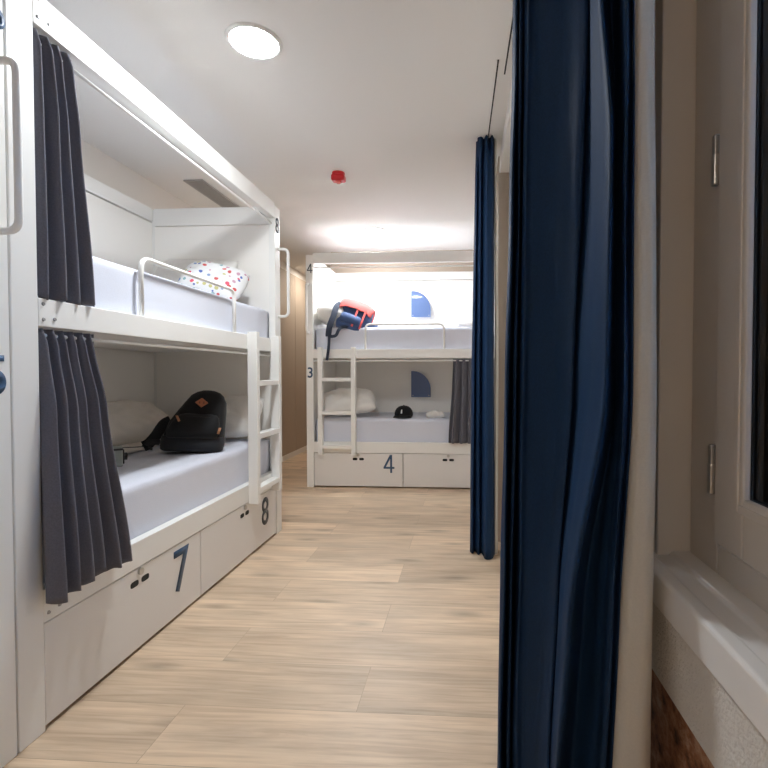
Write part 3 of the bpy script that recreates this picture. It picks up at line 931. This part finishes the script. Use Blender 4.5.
def black_backpack():
    r = root('black_backpack', (-1.600, 2.735, .692), 'black backpack with a tan leather diamond patch on the left lower bunk', 'backpack')
    r.rotation_euler = (R(-7), R(5), R(28))
    bm = bmesh.new()
    rings = [(.000, 0, 0, .145, .075, 3.2), (.008, 0, 0, .160, .092, 3.2), (.04, .002, 0, .166, .100, 3.0), (.10, .008, 0, .163, .100), (.17, .020, .004, .150, .096), (.24, .038, .008, .130, .088),
             (.29, .052, .010, .112, .078), (.33, .060, .012, .088, .064), (.350, .064, .013, .064, .048), (.361, .064, .014, .036, .028), (.364, .064, .014, .012, .010)]
    loft(bm, rings)
    for v in bm.verts:
        v.co += Vector((noise.noise(v.co * 9), noise.noise(v.co * 9 + Vector((5, 1, 0))), 0)) * .007
    link('body', bm, M['black_cloth'], r, smooth=True)
    bm = bmesh.new()
    loft(bm, [(.002, 0, -.003, .150, .080, 3.2), (.010, 0, -.003, .163, .099, 3.2), (.045, .002, -.003, .170, .106, 3.0), (.085, .005, -.003, .169, .106, 2.8), (.088, .005, -.003, .160, .098, 2.8)])
    link('bottom_panel', bm, M['black_base'], r, smooth=True)
    bm = bmesh.new()
    loft(bm, [(.075, -.004, -.085, .118, .022), (.082, -.004, -.090, .130, .036), (.12, .0, -.092, .134, .042), (.165, .010, -.088, .124, .040), (.195, .018, -.082, .110, .032), (.212, .022, -.078, .092, .018), (.216, .022, -.076, .07, .008)], 36)
    for v in bm.verts:
        v.co += Vector((0, noise.noise(v.co * 14), 0)) * .008
    link('front_pocket', bm, M['black_cloth'], r, smooth=True)
    # zip line over the pocket
    bm = bmesh.new()
    tube(bm, [(-.090 + .222 * i / 20, -.112 + .03 * abs(i - 10) / 10 * abs(i - 10) / 10, .188 + .012 * math.sin(PI * i / 20)) for i in range(21)], .003, 6)
    link('zip', bm, M['web'], r)
    # patch
    bm = bmesh.new()
    c_ = Vector((.030, -.083, .282))
    k = .036
    prism(bm, [(c_.x - k, c_.z), (c_.x, c_.z - k * .8), (c_.x + k, c_.z), (c_.x, c_.z + k * .8)], lambda a_, b_, d_: (a_, d_ + (b_ - c_.z) * .32, b_), -.0875, -.072)
    pa = link('patch', bm, M['leather'], r, bevel=.003)
    for s in (-1, 1):
        bm = bmesh.new()
        prism(bm, [(c_.x + s * .011 - .004, c_.z - .007), (c_.x + s * .011 + .004, c_.z - .007), (c_.x + s * .011 + .004, c_.z + .007), (c_.x + s * .011 - .004, c_.z + .007)], lambda a_, b_, d_: (a_, d_ + (b_ - c_.z) * .32, b_), -.0886, -.085)
        link('patch_slot', bm, M['leather_dark'], pa)
    for p, q in (((-.090, -.114, .200), (-.074, -.124, .168)), ((.138, -.108, .140), (.130, -.118, .104))):
        bm = bmesh.new(); sweep(bm, [p, Vector(p).lerp(Vector(q), .5) + Vector((0, -.006, 0)), q], strap_prof(.013, .004))
        link('zip_pull', bm, M['brass'], r)
    # haul loop
    bm = bmesh.new()
    sweep(bm, fillet([(.03, .05, .325), (.03, .078, .352), (.10, .078, .352), (.10, .05, .325)], .02), strap_prof(.022, .005))
    link('haul_loop', bm, M['web'], r)
    # shoulder straps: left one falls to the sheet
    bm = bmesh.new()
    sweep(bm, catmull([(-.13, .03, .175), (-.155, .005, .155), (-.172, -.005, .125), (-.192, -.025, .080), (-.218, -.05, .040), (-.240, -.065, .024)], 6), strap_prof(.058, .014), up=Vector((0, 1, .2)))
    link('shoulder_strap', bm, M['web'], r, smooth=False, bevel=.004)
    bm = bmesh.new()
    sweep(bm, catmull([(-.235, -.06, .028), (-.225, -.085, .030), (-.215, -.085, .046), (-.165, -.06, .048)], 6), strap_prof(.030, .006), up=Vector((0, 0, 1)))
    link('strap_webbing', bm, M['web'], r)
    bm = bmesh.new()
    sweep(bm, catmull([(-.225, -.07, .024), (-.30, -.105, .018), (-.37, -.14, .018), (-.44, -.165, .014)], 6), strap_prof(.022, .004), up=Vector((0, 0, 1)))
    link('strap_tail', bm, M['web'], r)
    bm = bmesh.new()
    sweep(bm, catmull([(-.235, -.085, .034), (-.205, -.110, .020), (-.200, -.135, .009)], 5), strap_prof(.022, .004), up=Vector((0, 0, 1)))
    link('strap_tail', bm, M['web'], r)
    bm = bmesh.new()
    sweep(bm, catmull([(.09, .085, .27), (.12, .108, .20), (.13, .108, .12), (.12, .09, .05)], 6), strap_prof(.050, .012), up=Vector((0, 1, .2)))
    link('shoulder_strap', bm, M['web'], r, bevel=.004)
black_backpack()

def red_backpack():
    r = root('red_backpack', (-1.195, 4.880, 1.572), 'navy backpack with a coral red flap and a strap hanging over the far top bunk', 'backpack')
    r.rotation_euler = (R(-26), R(20), R(8)); r.scale = (1.15, 1.15, 1.15)
    bm = bmesh.new()
    loft(bm, [(.00, 0, 0, .10, .06, 3), (.010, 0, 0, .125, .078, 3), (.05, 0, 0, .140, .088, 3), (.12, 0, 0, .150, .090), (.19, 0, 0, .154, .088), (.245, 0, 0, .148, .080), (.27, 0, 0, .12, .06), (.276, 0, 0, .08, .04)], 36)
    for v in bm.verts:
        v.co += Vector((noise.noise(v.co * 10), noise.noise(v.co * 10 + Vector((3, 1, 0))), noise.noise(v.co * 8 + Vector((0, 7, 0))) * .6)) * .010
    link('body', bm, M['navy_nylon'], r, smooth=True)
    # flap folds over the top and the upper front
    bm = bmesh.new()
    pts = catmull([(0, .085, .225), (0, .06, .283), (0, .0, .300), (0, -.07, .285), (0, -.108, .235), (0, -.116, .175)], 6)
    rows = []
    for i, p in enumerate(pts):
        hw = .158 - .018 * (i / len(pts)) ** 3
        rows.append([bm.verts.new((hw * (-1 + 2 * j / 12), p.y + .022 * (abs(-1 + 2 * j / 12) ** 3), p.z - .026 * abs(-1 + 2 * j / 12) ** 3 + .004 * math.sin(j * 1.7 + i))) for j in range(13)])
    for a_, b_ in zip(rows, rows[1:]):
        for j in range(12):
            bm.faces.new((a_[j], a_[j + 1], b_[j + 1], b_[j]))
    link('flap', bm, M['coral'], r, smooth=True, solid=.008)
    for x in (.015, .085):
        bm = bmesh.new()
        sweep(bm, catmull([(x, -.118, .20), (x + .002, -.112, .13), (x + .004, -.108, .07), (x + .004, -.085, .012)], 6), strap_prof(.016, .004), up=Vector((0, 1, 0)))
        link('front_strap', bm, M['coral'], r)
    bm = bmesh.new()
    loft(bm, [(.03, -.015, -.082, .075, .014), (.04, -.015, -.090, .090, .026), (.09, -.015, -.092, .092, .028), (.115, -.015, -.086, .085, .022), (.12, -.015, -.08, .07, .01)], 28)
    link('front_pocket', bm, M['navy_nylon'], r, smooth=True)
    bm = bmesh.new()
    sweep(bm, fillet([(-.03, .05, .272), (-.03, .055, .318), (.03, .055, .318), (.03, .05, .272)], .016), strap_prof(.02, .005))
    link('haul_loop', bm, M['coral'], r)
    # straps, given in the bed's own axes
    inv = Matrix.Rotation(R(8), 4, 'Z') @ Matrix.Rotation(R(20), 4, 'Y') @ Matrix.Rotation(R(-26), 4, 'X')
    inv = (Matrix.Translation(r.location) @ inv @ Matrix.Scale(1.15, 4)).inverted()
    W_ = lambda *p: inv @ Vector(p)
    bm = bmesh.new()
    sweep(bm, catmull([W_(-1.275, 4.90, 1.86), W_(-1.305, 4.84, 1.82), W_(-1.322, 4.785, 1.72), W_(-1.350, 4.752, 1.62), W_(-1.362, 4.745, 1.54), W_(-1.36, 4.745, 1.515)], 6), strap_prof(.05, .010), up=W_(0, 1, 0) - W_(0, 0, 0))
    link('shoulder_strap', bm, M['navy_web'], r, bevel=.003)
    bm = bmesh.new()
    sweep(bm, catmull([W_(-1.362, 4.742, 1.52), W_(-1.325, 4.738, 1.512), W_(-1.285, 4.742, 1.525), W_(-1.262, 4.75, 1.575), W_(-1.235, 4.775, 1.605), W_(-1.17, 4.82, 1.625)], 6), strap_prof(.026, .006), up=W_(0, 1, 0) - W_(0, 0, 0))
    link('strap_webbing', bm, M['navy_web'], r)
    bm = bmesh.new()
    sweep(bm, catmull([W_(-1.352, 4.742, 1.53), W_(-1.356, 4.738, 1.44), W_(-1.362, 4.730, 1.36), W_(-1.375, 4.728, 1.275)], 6), strap_prof(.024, .004), up=W_(0, 1, 0) - W_(0, 0, 0))
    link('strap_tail', bm, M['navy_web'], r)
red_backpack()

# folded navy garment beside the red backpack
bm = bmesh.new()
for i, (a_, b_, z) in enumerate(((.075, .10, .0), (.072, .094, .013), (.068, .09, .026))):
    loft(bm, [(z, 0, 0, a_ - .006, b_ - .006, 5), (z + .003, 0, 0, a_, b_, 5), (z + .010, 0, 0, a_, b_, 5), (z + .013, 0, 0, a_ - .006, b_ - .006, 5)], 32)
o = link('folded_cloth', bm, M['navy_nylon'], loc=(-.985, 4.96, 1.614), smooth=True)
tag(o, 'small folded navy cloth beside the red backpack on the far top bunk', 'cloth')

# black cap on the far lower bunk
cap = root('baseball_cap', (-.645, 5.00, .694), 'black baseball cap with a white mark on the far lower bunk', 'cap')
cap.rotation_euler = (0, 0, R(-6))
bm = bmesh.new()
n = 40
prof = [(.088, .004), (.094, .018), (.095, .040), (.089, .066), (.074, .092), (.052, .110), (.026, .119), (.004, .121)]
lathe(bm, prof, n=n)
for v in bm.verts:
    v.co.y *= 1.10
    v.co.z *= .98
link('crown', bm, M['black_cloth'], cap, smooth=True)
bm = bmesh.new()
rows = []
for i in range(9):
    t = i / 8
    row = []
    for j in range(17):
        s = -1 + 2 * j / 16
        x = s * (.085 + .012 * t)
        y = -.098 * math.sqrt(max(0, 1 - (s * .93) ** 2)) - t * .072 * (1 - .55 * s * s)
        row.append(bm.verts.new((x, y, .016 - .010 * t - .012 * s * s * t + .004)))
    rows.append(row)
for a_, b_ in zip(rows, rows[1:]):
    for j in range(16):
        bm.faces.new((a_[j], a_[j + 1], b_[j + 1], b_[j]))
link('brim', bm, M['black_cloth'], cap, smooth=True, solid=.004)
bm = bmesh.new(); lathe(bm, [(.009, .116), (.009, .121), (.004, .124)], n=14); link('button', bm, M['black_cloth'], cap, smooth=True)
bm = bmesh.new()
prism(bm, [(-.007, .044), (.007, .044), (.008, .060), (.005, .082), (-.005, .082), (-.007, .062)], lambda a_, b_, d_: (a_, d_ + (b_ - .044) * .42, b_), -.1085, -.098)
link('emblem', bm, M['white_mark'], cap)

# crumpled white cloth right of the cap
o = pillow_obj('white_cloth', M['pillow'], .20, .13, .075, (-.315, 4.965, .720), (0, 0, R(8)), 'small crumpled white cloth between the cap and the curtain', None, 12.0, 5.0, 'cloth')

# small camera on the left lower bunk
cm = root('compact_camera', (-1.728, 2.285, .690), 'small grey and black camera on the left lower bunk beside the curtain', 'camera')
cm.rotation_euler = (0, 0, R(38))
bm = bmesh.new(); box(bm, -.030, .030, -.032, .032, 0, .098); link('body', bm, M['cam_body'], cm, bevel=.006, seg=3)
bm = bmesh.new(); box(bm, .0295, .0365, -.028, .022, .012, .082); link('front_plate', bm, M['cam_dark'], cm, bevel=.003)
bm = bmesh.new()
lathe(bm, [(.019, 0), (.019, .012), (.014, .014), (.013, .009)], n=24, tf=lambda p: (.0365 + p[2], p[0] - .004, .046 + p[1]))
link('lens', bm, M['lens'], cm)
bm = bmesh.new(); box(bm, -.0305, .0305, -.0325, .0325, .080, .090); link('top_band', bm, M['cam_dark'], cm)
bm = bmesh.new(); box(bm, -.026, -.010, -.0345, -.030, .010, .072); link('grip', bm, M['cam_dark'], cm, bevel=.002)
bm = bmesh.new(); lathe(bm, [(.008, .097), (.008, .102)], n=16); link('shutter_button', bm, M['steel'], cm)
